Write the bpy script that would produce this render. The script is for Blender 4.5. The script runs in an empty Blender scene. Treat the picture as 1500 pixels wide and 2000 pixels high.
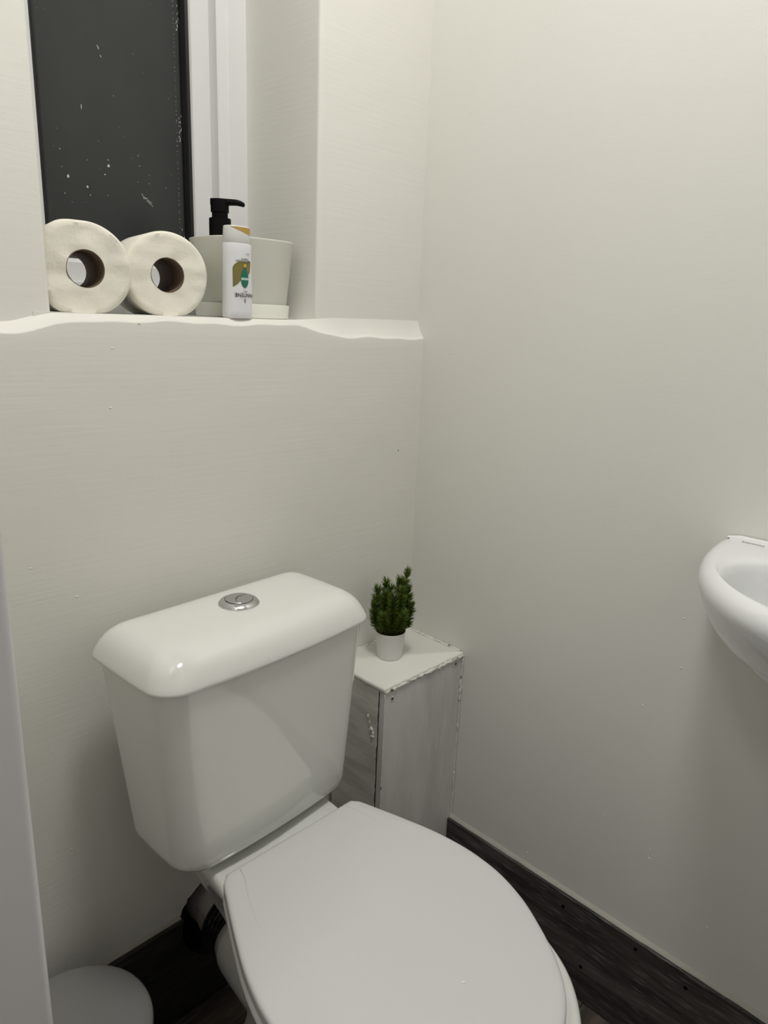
import bpy, bmesh, math, random
from mathutils import Vector, Matrix, noise
PI = math.pi
random.seed(7)
SC = bpy.context.scene
COL = SC.collection

# ------------------------------------------------------------------ camera
F, YAW, PITCH, ROLL = 1390.1, -0.79902, 0.26662, 0.04128
CAM = Vector((-0.93718, -0.83414, 1.09177))
cy, sy = math.cos(YAW), math.sin(YAW)
fwd = Vector((-sy * math.cos(PITCH), cy * math.cos(PITCH), -math.sin(PITCH)))
rt = Vector((cy, sy, 0)); up = rt.cross(fwd)
c_, s_ = math.cos(ROLL), math.sin(ROLL)
r_ = rt * c_ + up * s_; u_ = up * c_ - rt * s_
cd = bpy.data.cameras.new('camera'); cam = bpy.data.objects.new('camera', cd); COL.objects.link(cam)
M = Matrix((r_, u_, -fwd)).transposed().to_4x4(); M.translation = CAM
cam.matrix_world = M
cd.sensor_fit = 'HORIZONTAL'; cd.sensor_width = 36.0; cd.lens = F / 1500 * 36
cd.clip_start = 0.01
SC.camera = cam

# ------------------------------------------------------------------ light
SC.view_settings.view_transform = 'Standard'
SC.view_settings.look = 'None'
SC.view_settings.gamma = 1.0
SC.view_settings.exposure = 0.0
w = bpy.data.worlds.new('world'); SC.world = w; w.use_nodes = True
w.node_tree.nodes['Background'].inputs[0].default_value = (0.9, 0.92, 1.0, 1)
w.node_tree.nodes['Background'].inputs[1].default_value = 0.02
CEIL = 2.30
def area(name, loc, size, power, color, rot=(0, 0, 0), shape='DISK'):
    l = bpy.data.lights.new(name, 'AREA'); l.shape = shape; l.size = size
    l.energy = power; l.color = color
    o = bpy.data.objects.new(name, l); COL.objects.link(o); o.location = loc; o.rotation_euler = rot
    return o
area('ceiling_lamp_light', (-0.515, -0.55, CEIL - 0.05), 0.28, 9.2, (1.0, 0.988, 0.955))
area('hall_lamp_light', (-1.55, -0.7, CEIL - 0.05), 0.30, 4.5, (0.96, 0.95, 1.0))

# ------------------------------------------------------------------ materials
def mat(name, col, rough=0.5, bump=None, spec=0.5, metal=0.0, coat=0.0, var=None, sss=0.0):
    """bump=(scale xyz, strength, distance, detail); var=(scale xyz, colour2, lo, hi)"""
    m = bpy.data.materials.new(name); m.use_nodes = True
    nt = m.node_tree; b = nt.nodes['Principled BSDF']
    b.inputs['Base Color'].default_value = (*col, 1)
    b.inputs['Roughness'].default_value = rough
    b.inputs['Metallic'].default_value = metal
    b.inputs['Specular IOR Level'].default_value = spec
    b.inputs['Coat Weight'].default_value = coat
    b.inputs['Coat Roughness'].default_value = 0.03
    if sss:
        b.inputs['Subsurface Weight'].default_value = sss
        b.inputs['Subsurface Radius'].default_value = (0.004, 0.004, 0.003)
    tc = nt.nodes.new('ShaderNodeTexCoord')
    def nz(scale, detail=3.0):
        mp = nt.nodes.new('ShaderNodeMapping'); mp.inputs['Scale'].default_value = scale
        nt.links.new(tc.outputs['Object'], mp.inputs['Vector'])
        n = nt.nodes.new('ShaderNodeTexNoise'); n.inputs['Scale'].default_value = 1.0
        n.inputs['Detail'].default_value = detail
        nt.links.new(mp.outputs[0], n.inputs['Vector'])
        return n
    if bump:
        prev = None
        for (sc, st, dist, det) in (bump if isinstance(bump, list) else [bump]):
            n = nz(sc, det)
            bp = nt.nodes.new('ShaderNodeBump'); bp.inputs['Strength'].default_value = st
            bp.inputs['Distance'].default_value = dist
            nt.links.new(n.outputs['Fac'], bp.inputs['Height'])
            if prev: nt.links.new(prev.outputs[0], bp.inputs['Normal'])
            prev = bp
        nt.links.new(prev.outputs[0], b.inputs['Normal'])
    if var:
        sc, c2, lo, hi = var[:4]
        n = nz(sc, 6.0)
        mr = nt.nodes.new('ShaderNodeMapRange')
        mr.inputs['From Min'].default_value = lo; mr.inputs['From Max'].default_value = hi
        nt.links.new(n.outputs['Fac'], mr.inputs['Value'])
        mx = nt.nodes.new('ShaderNodeMix'); mx.data_type = 'RGBA'
        mx.inputs['A'].default_value = (*col, 1); mx.inputs['B'].default_value = (*c2, 1)
        nt.links.new(mr.outputs[0], mx.inputs['Factor'])
        nt.links.new(mx.outputs['Result'], b.inputs['Base Color'])
    return m

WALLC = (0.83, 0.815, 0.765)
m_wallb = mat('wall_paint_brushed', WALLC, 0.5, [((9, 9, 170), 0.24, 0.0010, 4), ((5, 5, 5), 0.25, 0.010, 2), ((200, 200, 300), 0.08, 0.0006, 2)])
m_wallr = mat('wall_paint_rolled_dimmed', (0.775, 0.765, 0.718), 0.5, [((160, 90, 260), 0.14, 0.0008, 4), ((4, 4, 4), 0.25, 0.008, 2)])  # same paint as back wall; weaker light painted in as a darker base
m_ceil = mat('ceiling_paint', (0.82, 0.81, 0.78), 0.7, ((80, 80, 80), 0.1, 0.001, 2))
m_gloss = mat('white_gloss_wood', (0.80, 0.80, 0.80), 0.32, ((8, 8, 60), 0.12, 0.0008, 2))
m_jamb = mat('door_frame_paint', (0.72, 0.70, 0.72), 0.35, ((60, 60, 4), 0.15, 0.0008, 3))
m_glass = mat('dark_window_glass', (0.022, 0.0245, 0.025), 0.32, ((40, 40, 40), 0.05, 0.001, 3), spec=0.5,
              var=((9, 9, 4), (0.033, 0.036, 0.036), 0.35, 0.7))
m_gasket = mat('black_gasket', (0.008, 0.008, 0.009), 0.35)
m_speck = mat('paint_splatter', (0.62, 0.64, 0.63), 0.6)
m_cer = mat('white_ceramic', (0.80, 0.81, 0.775), 0.07, spec=0.6, coat=0.3)
m_basin = mat('basin_ceramic', (0.80, 0.81, 0.81), 0.07, spec=0.6, coat=0.3)
m_lid = mat('seat_plastic', (0.665, 0.665, 0.655), 0.17, spec=0.5)
m_chrome = mat('chrome', (0.62, 0.62, 0.63), 0.16, metal=1.0)
m_chrome2 = mat('satin_chrome', (0.55, 0.55, 0.56), 0.25, metal=1.0)
m_black = mat('black_plastic', (0.003, 0.003, 0.0035), 0.5, spec=0.12)
m_rubber = mat('black_rubber', (0.010, 0.010, 0.010), 0.5, ((60, 60, 60), 0.4, 0.002, 3), var=((70, 30, 70), (0.09, 0.085, 0.08), 0.58, 0.8))
m_pipe = mat('grey_white_pipe_plastic', (0.48, 0.44, 0.42), 0.4, var=((50, 50, 50), (0.16, 0.13, 0.12), 0.5, 0.8))
m_cavity = mat('dark_cavity', (0.010, 0.009, 0.008), 0.9, ((90, 90, 90), 0.8, 0.006, 4))
m_plant_pot = mat('matte_white_pot', (0.78, 0.78, 0.75), 0.55)
m_planter = mat('cream_white_planter', (0.82, 0.82, 0.745), 0.35)
m_soil = mat('dark_brown_soil', (0.010, 0.006, 0.004), 0.6, ((300, 300, 300), 0.8, 0.003, 4))
m_stem = mat('brown_stem', (0.03, 0.02, 0.01), 0.7)
m_needle = mat('green_needles', (0.125, 0.185, 0.016), 0.42, var=((90, 90, 90), (0.048, 0.092, 0.014), 0.35, 0.65))
m_tissue = mat('tissue_paper', (0.86, 0.83, 0.74), 0.95, [((70, 70, 70), 0.35, 0.003, 4), ((320, 320, 320), 0.25, 0.0012, 3)], spec=0.1, sss=0.15)
m_tissueside = mat('tissue_roll_side', (0.86, 0.85, 0.80), 0.95, ((400, 400, 400), 0.4, 0.0008, 2), spec=0.1, sss=0.15)
m_card = mat('cardboard_core', (0.20, 0.145, 0.105), 0.85, ((80, 400, 80), 0.2, 0.001, 2), spec=0.2)
m_bottle = mat('glossy_white_bottle', (0.80, 0.81, 0.83), 0.18)
m_cap = mat('pearl_white_cap', (0.72, 0.72, 0.71), 0.25)
m_gold = mat('gold_cap_accent', (0.55, 0.34, 0.09), 0.3, metal=0.4)
m_olive = mat('olive_gold_print', (0.20, 0.17, 0.045), 0.4)
m_green = mat('green_print', (0.004, 0.155, 0.095), 0.4)
m_mint = mat('mint_print', (0.42, 0.62, 0.52), 0.4)
m_yellow = mat('yellow_print', (0.65, 0.42, 0.05), 0.4)
m_ink = mat('dark_print', (0.03, 0.03, 0.035), 0.5)
m_pink = mat('plum_print', (0.28, 0.10, 0.22), 0.5)
m_greyp = mat('grey_print', (0.35, 0.34, 0.28), 0.5)
m_bin = mat('grey_bin_lid', (0.26, 0.255, 0.25), 0.16, coat=0.4)
m_binb = mat('dark_bin_body', (0.05, 0.05, 0.05), 0.35)
m_caulk = mat('cream_caulk', (0.42, 0.40, 0.35), 0.6, ((40, 40, 120), 0.4, 0.003, 3))
m_lampw = mat('lamp_rim', (0.8, 0.8, 0.8), 0.4)

def board_mat(name, c1, c2, c3, scale, rough=0.55):
    m = bpy.data.materials.new(name); m.use_nodes = True; nt = m.node_tree; b = nt.nodes['Principled BSDF']
    tc = nt.nodes.new('ShaderNodeTexCoord')
    def nz(sc, det, dist=0.0):
        mp = nt.nodes.new('ShaderNodeMapping'); mp.inputs['Scale'].default_value = sc
        nt.links.new(tc.outputs['Object'], mp.inputs['Vector'])
        n = nt.nodes.new('ShaderNodeTexNoise'); n.inputs['Scale'].default_value = 1; n.inputs['Detail'].default_value = det
        n.inputs['Distortion'].default_value = dist
        nt.links.new(mp.outputs[0], n.inputs['Vector']); return n
    a = nz(scale, 8, 0.3); f = nz(tuple(v * 5 for v in scale), 6, 0.2)
    r = nt.nodes.new('ShaderNodeValToRGB'); e = r.color_ramp.elements
    e[0].position = 0.38; e[0].color = (*c1, 1); e[1].position = 0.62; e[1].color = (*c2, 1)
    nt.links.new(a.outputs['Fac'], r.inputs[0])
    r2 = nt.nodes.new('ShaderNodeMapRange'); r2.inputs['From Min'].default_value = 0.55; r2.inputs['From Max'].default_value = 0.85
    nt.links.new(f.outputs['Fac'], r2.inputs['Value'])
    mx = nt.nodes.new('ShaderNodeMix'); mx.data_type = 'RGBA'; mx.inputs['B'].default_value = (*c3, 1)
    nt.links.new(r.outputs[0], mx.inputs['A']); nt.links.new(r2.outputs[0], mx.inputs['Factor'])
    nt.links.new(mx.outputs['Result'], b.inputs['Base Color'])
    bp = nt.nodes.new('ShaderNodeBump'); bp.inputs['Strength'].default_value = 0.35; bp.inputs['Distance'].default_value = 0.001
    nt.links.new(f.outputs['Fac'], bp.inputs['Height']); nt.links.new(bp.outputs[0], b.inputs['Normal'])
    b.inputs['Roughness'].default_value = rough
    return m
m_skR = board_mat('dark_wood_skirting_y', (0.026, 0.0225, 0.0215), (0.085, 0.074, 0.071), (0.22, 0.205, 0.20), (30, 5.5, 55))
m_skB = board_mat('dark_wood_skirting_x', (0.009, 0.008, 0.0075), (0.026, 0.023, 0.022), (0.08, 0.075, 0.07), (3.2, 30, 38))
m_boxp = board_mat('patchy_white_paint_over_board', (0.62, 0.615, 0.60), (0.74, 0.73, 0.71), (0.80, 0.79, 0.76), (22, 22, 3.0), 0.5)
m_boxs = board_mat('thin_white_paint_over_board', (0.56, 0.55, 0.50), (0.72, 0.71, 0.66), (0.60, 0.57, 0.49), (8, 8, 40), 0.45)
m_boxt = mat('box_top_paint', (0.82, 0.82, 0.76), 0.5, [((12, 12, 12), 0.4, 0.006, 3), ((70, 20, 40), 0.2, 0.002, 3)])
m_chip = mat('chipped_paint_edge', (0.80, 0.79, 0.74), 0.6, ((150, 150, 150), 0.6, 0.003, 4), var=((90, 90, 90), (0.15, 0.12, 0.09), 0.62, 0.72))

# floor: dark wood-look planks running along x, 0.181 wide
def floor_mat():
    m = board_mat('wood_plank_floor', (0.048, 0.037, 0.030), (0.125, 0.095, 0.078), (0.24, 0.20, 0.17), (3.0, 32, 30), 0.5)
    return m
m_floor = floor_mat()

# ------------------------------------------------------------------ mesh helpers
def obj(name, bm, m, parent=None, smooth=False, auto=None):
    bmesh.ops.recalc_face_normals(bm, faces=bm.faces)
    me = bpy.data.meshes.new(name); bm.to_mesh(me); bm.free()
    o = bpy.data.objects.new(name, me); COL.objects.link(o)
    for mm in (m if isinstance(m, (list, tuple)) else [m]): me.materials.append(mm)
    if smooth:
        for p in me.polygons: p.use_smooth = True
        if auto is not None: me.set_sharp_from_angle(angle=math.radians(auto))
    if parent: o.parent = parent
    return o
def tag(o, label=None, cat=None, group=None, kind=None):
    if label: o['label'] = label
    if cat: o['category'] = cat
    if group: o['group'] = group
    if kind: o['kind'] = kind
    return o
def empty(name, loc, label, cat, group=None, rz=0):
    o = bpy.data.objects.new(name, None); COL.objects.link(o); o.location = loc
    o.rotation_euler = (0, 0, rz); o.empty_display_size = 0.05
    return tag(o, label, cat, group)
def local(o, parent):
    """object was built in world coordinates: keep it there below an unrotated parent"""
    o.parent = parent; o.location = -Vector(parent.location)
    return o
def box(bm, a, b, bev=0.0, seg=2):
    nb = bmesh.new()
    vs = [nb.verts.new((x, y, z)) for x in (a[0], b[0]) for y in (a[1], b[1]) for z in (a[2], b[2])]
    for f in ((0, 1, 3, 2), (4, 6, 7, 5), (0, 4, 5, 1), (2, 3, 7, 6), (0, 2, 6, 4), (1, 5, 7, 3)):
        nb.faces.new([vs[i] for i in f])
    if bev: bmesh.ops.bevel(nb, geom=nb.edges[:], offset=bev, segments=seg, profile=0.5, affect='EDGES')
    merge(bm, nb)
def merge(bm, nb, M=None):
    me = bpy.data.meshes.new('tmp')
    if M is not None: nb.transform(M)
    nb.to_mesh(me); nb.free(); bm.from_mesh(me); bpy.data.meshes.remove(me)
def loft(bm, secs, cap0=True, cap1=True):
    rows = [[bm.verts.new(p) for p in s] for s in secs]
    n = len(rows[0])
    for a, b in zip(rows, rows[1:]):
        for i in range(n):
            j = (i + 1) % n
            bm.faces.new((a[i], a[j], b[j], b[i]))
    if cap0: bm.faces.new(rows[0][::-1])
    if cap1: bm.faces.new(rows[-1])
    return rows
def lathe(bm, prof, n=48, cen=(0, 0, 0), axis='Z', cap0=True, cap1=True):
    secs = []
    for (r, h) in prof:
        ring = []
        for k in range(n):
            a = 2 * PI * k / n
            p = (r * math.cos(a), r * math.sin(a), h) if axis == 'Z' else (r * math.cos(a), h, r * math.sin(a))
            ring.append((cen[0] + p[0], cen[1] + p[1], cen[2] + p[2]))
        secs.append(ring)
    return loft(bm, secs, cap0, cap1)
def rrect(x0, x1, y0, y1, rf, rb, bow=0.0, bowx=0.0, z=0.0, n=10, m=14):
    """rounded rectangle; y0 = front (toward -y). rf/rb front/back corner radius, bow of front edge, bowx of sides"""
    pts = []
    xc, yc = (x0 + x1) / 2, (y0 + y1) / 2
    def arc(cx, cy_, r, a0):
        for k in range(n + 1):
            a = a0 + PI / 2 * k / n
            pts.append([cx + r * math.cos(a), cy_ + r * math.sin(a)])
    def line(p, q):
        for k in range(1, m):
            t = k / m; pts.append([p[0] + (q[0] - p[0]) * t, p[1] + (q[1] - p[1]) * t])
    arc(x1 - rb, y1 - rb, rb, 0)
    line((x1 - rb, y1), (x0 + rb, y1))
    arc(x0 + rb, y1 - rb, rb, PI / 2)
    line((x0, y1 - rb), (x0, y0 + rf))
    arc(x0 + rf, y0 + rf, rf, PI)
    line((x0 + rf, y0), (x1 - rf, y0))
    arc(x1 - rf, y0 + rf, rf, 3 * PI / 2)
    line((x1, y0 + rf), (x1, y1 - rb))
    out = []
    hx = (x1 - x0) / 2; hy = (y1 - y0) / 2
    for x, y in pts:
        u = (x - xc) / hx; v = (y - yc) / hy
        fy = max(0.0, -v)
        yy = y - bow * (1 - u * u) * fy
        xx = x + bowx * (1 if u > 0 else -1) * abs(u) * (1 - v * v)
        out.append((xx, yy, z))
    return out
def interp(tab, t):
    if t <= tab[0][0]: return tab[0][1]
    for (a, va), (b, vb) in zip(tab, tab[1:]):
        if t <= b: return va + (vb - va) * (t - a) / (b - a)
    return tab[-1][1]

# ------------------------------------------------------------------ THE ROOM
XL, YF = -0.82, -1.38            # left wall inner face, front wall
SZ = 1.083                        # sill height in the window recess
WX0, WX1 = -0.612, -0.226         # recess sides
WR = 0.016                        # upper wall set back
WD = 0.20                         # back of recess
WH = 1.95                         # recess head
HC = (-0.432, 0.156); HR = 0.070  # hole for the soil pipe (x, z)

def sstep(a, b, t):
    t = max(0, min(1, (t - a) / (b - a))); return t * t * (3 - 2 * t)
def ledge(x):
    """edge z of the lower wall / top z of the ledge at the wall behind"""
    k = sstep(-0.665, -0.575, x) * (1 - sstep(-0.29, -0.165, x))
    wob = 0.0012 * math.sin(x * 37) + 0.0008 * math.sin(x * 91 + 1)
    ze = 1.0605 + (1.0765 - 1.0605) * k + wob
    if x > -0.45: zt = 1.0885 + (SZ - 1.0885) * k
    else: zt = 1.0695 + 0.0045 * sstep(-0.70, -0.62, x) + (SZ - 1.074) * sstep(-0.662, -0.606, x)
    return ze, zt
# lower back wall with pipe hole + shaped ledge, one mesh
bm = bmesh.new()
N = 300
xs = [XL - 0.1 + (0.0 - XL + 0.1 + 0.0) * i / N for i in range(N + 1)]
prof = []
for x in xs:
    ze, zt = ledge(x)
    col = []
    rr_ = 0.006
    col.append((x, 0.0, 0.90))
    col.append((x, 0.0, ze - 0.020))
    for k in range(0, 7):
        a = k / 6
        rr_ = 0.0028
        col.append((x, rr_ * 0.8 * (1 - math.cos(a * PI / 2)), ze - rr_ + rr_ * math.sin(a * PI / 2)))
    y0_, z0_ = col[-1][1], col[-1][2]
    for k in range(1, 7):
        a = k / 6
        col.append((x, y0_ + (WR - y0_) * a, z0_ + (zt - z0_) * (0.72 * a + 0.28 * a ** 3)))
    prof.append([bm.verts.new(p) for p in col])
for a, b in zip(prof, prof[1:]):
    for i in range(len(a) - 1): bm.faces.new((a[i], b[i], b[i + 1], a[i + 1]))
# flat part below z = .9 with a ragged hole
lowpts = [v[0] for v in prof]
x0, x1 = xs[0], xs[-1]
c0 = bm.verts.new((x1, 0, -0.02)); c1 = bm.verts.new((x0, 0, -0.02))
loop = lowpts + [c0, c1]
edges = []
for a, b in zip(loop, loop[1:] + loop[:1]):
    e = bm.edges.get((a, b)) or bm.edges.new((a, b)); edges.append(e)
hole = []
for k in range(72):
    a = 2 * PI * k / 72
    r = HR * (1 + 0.035 * noise.noise(Vector((math.cos(a) * 3, math.sin(a) * 3, 1))) + random.uniform(-0.035, 0.035))
    hole.append((HC[0] + r * math.cos(a), HC[1] + r * math.sin(a)))
hv = [bm.verts.new((x, 0, z)) for x, z in hole]
for a, b in zip(hv, hv[1:] + hv[:1]): edges.append(bm.edges.new((a, b)))
bmesh.ops.triangle_fill(bm, use_beauty=True, use_dissolve=False, edges=edges)
wl = obj('wall_back', bm, m_wallb, smooth=True, auto=50); tag(wl, kind='structure')
# rough dark throat of the hole
bm = bmesh.new()
for dy in range(1):
    rings = []
    for (sc_, yy) in ((1.0, 0.0), (1.03, 0.012), (1.0, 0.04), (0.98, 0.10)):
        rings.append([(HC[0] + (x - HC[0]) * sc_ , yy, HC[1] + (z - HC[1]) * sc_) for x, z in hole])
    loft(bm, rings, False, True)
local(obj('hole_lining', bm, m_cavity), wl)
# upper back wall pieces + recess
def panel(name, a, b, m, par=None):
    bm = bmesh.new(); box(bm, a, b)
    o = obj(name, bm, m)
    if par: local(o, par)
    else: tag(o, kind='structure')
    return o
def wall_slab(name, verts_grid, m): pass
# upper wall faces built as a soft-cornered profile swept vertically
def sweep_z(bm, pts, z0f, z1, nz=20):
    rows = []
    for i in range(nz + 1):
        rows.append([bm.verts.new((x, y, z0f(x) + (z1 - z0f(x)) * i / nz)) for x, y in pts])
    for a, b in zip(rows, rows[1:]):
        for i in range(len(pts) - 1): bm.faces.new((a[i], a[i + 1], b[i + 1], b[i]))
def corner(cx, cy_, r, a0, a1, n=6):
    return [(cx + r * math.cos(a0 + (a1 - a0) * k / n), cy_ + r * math.sin(a0 + (a1 - a0) * k / n)) for k in range(n + 1)]
zlow = lambda x: (1.05)
bm = bmesh.new()
rc = 0.005
pr = [(0.0, WR)] + [(-0.1, WR)] + corner(WX1 + rc, WR + rc, rc, -PI / 2, -PI) + [(WX1, 0.1), (WX1, WD + 0.06)]
sweep_z(bm, pr, zlow, WH)
pl = [(XL - 0.1, WR), (-0.7, WR)] + corner(WX0 - rc, WR + rc, rc, -PI / 2, 0) + [(WX0, 0.1), (WX0, WD + 0.06)]
sweep_z(bm, pl, zlow, WH)
# strip above the recess and the recess head
for (a, b, c, d) in (((XL - .1, WR, WH), (0, WR, WH), (0, WR, CEIL), (XL - .1, WR, CEIL)),
                     ((WX0, WR, WH), (WX1, WR, WH), (WX1, WD + .06, WH), (WX0, WD + .06, WH))):
    bm.faces.new([bm.verts.new(p) for p in (a, b, c, d)])
uw = obj('wall_back', bm, m_wallb, smooth=True, auto=40); tag(uw, kind='structure')
# sill board of the recess
bm = bmesh.new(); box(bm, (WX0 - 0.02, WR - 0.001, SZ - 0.03), (WX1 + 0.02, WD + 0.06, SZ), 0.0)
sl = obj('trim_1', bm, m_wallb); tag(sl, kind='structure')

# right wall, left wall with the door opening, front wall, hall
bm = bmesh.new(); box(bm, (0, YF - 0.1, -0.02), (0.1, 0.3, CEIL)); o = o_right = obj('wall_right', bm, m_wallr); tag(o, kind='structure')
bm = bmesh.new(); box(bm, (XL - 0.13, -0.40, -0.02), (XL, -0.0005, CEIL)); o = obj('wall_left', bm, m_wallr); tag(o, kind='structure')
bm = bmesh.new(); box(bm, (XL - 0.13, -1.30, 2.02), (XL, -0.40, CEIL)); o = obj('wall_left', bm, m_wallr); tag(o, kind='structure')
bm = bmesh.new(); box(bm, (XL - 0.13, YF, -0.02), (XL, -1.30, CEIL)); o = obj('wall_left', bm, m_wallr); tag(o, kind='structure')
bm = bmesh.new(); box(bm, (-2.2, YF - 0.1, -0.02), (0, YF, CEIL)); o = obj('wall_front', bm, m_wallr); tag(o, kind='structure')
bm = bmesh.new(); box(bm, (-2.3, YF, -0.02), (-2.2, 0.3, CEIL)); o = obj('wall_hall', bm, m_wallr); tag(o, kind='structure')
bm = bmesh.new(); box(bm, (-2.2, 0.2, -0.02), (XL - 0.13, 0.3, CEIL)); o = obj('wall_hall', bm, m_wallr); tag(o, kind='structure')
bm = bmesh.new(); box(bm, (-2.3, YF - 0.1, CEIL), (0.1, 0.3, CEIL + 0.1)); o = obj('ceiling', bm, m_ceil); tag(o, kind='structure')
# floor planks with bevelled joints, 0.181 wide
bm = bmesh.new()
y = 0.28; k = 0
while y > YF - 0.1:
    y1 = y - 0.181
    cuts = [-2.25, -1.45 + 0.33 * (k % 3), -0.30 + 0.22 * ((k + 1) % 2), 0.09]
    for a, b in zip(cuts, cuts[1:]):
        box(bm, (a + 0.0004, y1 + 0.0004, -0.03), (b - 0.0004, y - 0.0004, 0.0), 0.0012, 1)
    y = y1; k += 1
fl = obj('floor', bm, m_floor); tag(fl, kind='structure')

# door frame: jamb of the doorway the photograph is taken through
bm = bmesh.new()
nb = bmesh.new(); box(nb, (XL - 0.14, -0.44, 0.0), (XL, -0.40, 2.02), 0.006, 4); merge(bm, nb)
box(bm, (XL - 0.075, -0.452, 0.0), (XL - 0.055, -0.4385, 2.02), 0.002)
dj = obj('door_1', bm, m_jamb, smooth=True, auto=40); tag(dj, kind='structure')
bm = bmesh.new(); box(bm, (XL - 0.14, -1.30, 0.0), (XL + 0.003, -1.26, 2.02), 0.006, 3)
box(bm, (XL - 0.14, -1.26, 1.98), (XL + 0.003, -0.44, 2.02), 0.004, 2)
local(obj('door_lining', bm, m_jamb, smooth=True, auto=40), dj)

# window: outer frame, sash, gasket, dark pane
win = bpy.data.objects.new('window_1', None); COL.objects.link(win); win['kind'] = 'structure'
FZ = SZ
def frame_profile(side):
    """profile in (distance from opening edge inward, y)"""
    return [(0.0, 0.19), (0.031, 0.19), (0.035, 0.1915), (0.047, 0.1935), (0.049, 0.195), (0.0495, 0.222)]
def ring_frame(prof_, x0, x1, z0, z1, m, name):
    bm = bmesh.new(); rows = []
    for d, yy in prof_:
        rows.append([bm.verts.new(p) for p in ((x0 + d, yy, z0 + d), (x1 - d, yy, z0 + d), (x1 - d, yy, z1 - d), (x0 + d, yy, z1 - d))])
    for a, b in zip(rows, rows[1:]):
        for i in range(4):
            j = (i + 1) % 4; bm.faces.new((a[i], a[j], b[j], b[i]))
    return local(obj(name, bm, m), win)
ring_frame(frame_profile(0) , WX0, WX1, FZ - 0.008, WH, m_gloss, 'window_frame')
ring_frame([(0.0490, 0.216), (0.0495, 0.2145), (0.074, 0.2145), (0.078, 0.217), (0.0795, 0.220), (0.0795, 0.245)], WX0, WX1, FZ - 0.008, WH, m_gloss, 'window_sash')
ring_frame([(0.079, 0.221), (0.0835, 0.223), (0.086, 0.228), (0.0885, 0.2275), (0.090, 0.236)], WX0, WX1, FZ - 0.008, WH, m_gasket, 'gasket')
bm = bmesh.new(); box(bm, (WX0 + 0.07, 0.232, FZ + 0.06), (WX1 - 0.072, 0.240, WH - 0.06))
pane = local(obj('window_pane', bm, m_glass), win); pane['label'] = 'near-black night window glass with paint specks'
# white paint splashes stuck on the pane
bm = bmesh.new()
def blob(bm, x, z, rx, rz, ang=0, y=0.2318, n=9):
    vs = []
    for k in range(n):
        a = 2 * PI * k / n; r = random.uniform(0.65, 1.1)
        px, pz = rx * r * math.cos(a), rz * r * math.sin(a)
        vs.append((x + px * math.cos(ang) - pz * math.sin(ang), z + px * math.sin(ang) + pz * math.cos(ang)))
    rows = loft(bm, [[(p[0], y + 0.0003, p[1]) for p in vs], [(x + (p[0] - x) * .6, y - 0.0004, z + (p[1] - z) * .6) for p in vs]])
# measured specks: x from -0.60..-0.32, z 1.17..1.46
for (x, z, r) in ((-0.4335, 1.284, .0022), (-0.492, 1.262, .0024), (-0.466, 1.252, .0017), (-0.4625, 1.242, .0010), (-0.4335, 1.292, .0009),
                  (-0.4395, 1.272, .0012), (-0.464, 1.287, .0008), (-0.501, 1.295, .0009), (-0.500, 1.273, .0008), (-0.386, 1.292, .0008),
                  (-0.388, 1.305, .0008), (-0.498, 1.2395, .0008), (-0.437, 1.245, .0006), (-0.372, 1.27, .0007), (-0.345, 1.268, .0007)):
    blob(bm, x, z, r, r * 1.15)
blob(bm, -0.4675, 1.353, .0008, .0035); blob(bm, -0.439, 1.432, .0010, .0030, .5); blob(bm, -0.436, 1.422, .0008, .0020, .5)
for k in range(13):
    blob(bm, -0.384 + k * 0.0013, 1.252 - k * 0.0009 + random.uniform(-.002, .002), .0022, .0006, -0.7 + random.uniform(-.3, .3))
for k in range(26):
    blob(bm, random.uniform(-0.52, -0.33), random.uniform(1.2, 1.55), random.uniform(.0003, .0006), random.uniform(.0003, .0008))
ps = local(obj('paint_specks', bm, m_speck), pane)
# scraped white paint along the pane's right edge (patchy strip)
bm = bmesh.new()
for k in range(190):
    z = 1.17 + 0.40 * (k / 190) + random.uniform(-.002, .002)
    if noise.noise(Vector((z * 22, 0.3, 0))) + random.uniform(-.25, .25) < -0.02: continue
    blob(bm, -0.3165 + random.uniform(-.0035, .0030), z, random.uniform(.0003, .0008), random.uniform(.0006, .0030), random.uniform(-.3, .3), n=6)
for k in range(60):
    blob(bm, -0.3235, 1.17 + 0.38 * k / 60 + random.uniform(-.002, .002), .0004, random.uniform(.0004, .0012), 0, n=5)
local(obj('scraped_paint', bm, m_speck), pane)

# ------------------------------------------------------------------ skirting
HB = 0.181
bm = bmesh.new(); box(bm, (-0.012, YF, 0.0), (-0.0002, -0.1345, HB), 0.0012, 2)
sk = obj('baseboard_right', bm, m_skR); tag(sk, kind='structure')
for (yy, zz) in ((-0.388, 0.158), (-0.514, 0.167), (-0.432, 0.067), (-0.593, 0.158), (-0.25, 0.12)):
    bm = bmesh.new(); lathe(bm, [(0.0032, 0), (0.0030, 0.0008), (0.0016, 0.0009), (0.0012, 0.0002)], 12)
    bm.transform(Matrix.Rotation(-PI / 2, 4, 'Y')); bm.transform(Matrix.Translation((-0.0119, yy, zz)))
    local(obj('nail_head', bm, m_black, smooth=True), sk)
bm = bmesh.new()
rows = []
for i in range(121):
    y = -0.1345 + (YF + 0.1345) * i / 120
    t = 0.0030 + 0.0010 * noise.noise(Vector((y * 14, 0, 0))); d = 0.0072 + 0.0012 * noise.noise(Vector((y * 25, 4, 0)))
    rows.append([(-0.0001, y, HB + t + 0.002), (-0.003, y, HB + t), (-d * 0.8, y, HB + t * 0.5), (-d, y, HB - 0.0005), (-d * 0.9, y, HB - 0.002), (-0.0001, y, HB - 0.002)])
loft(bm, rows)
local(obj('sealant_bead', bm, m_caulk, smooth=True, auto=60), sk)
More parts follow.
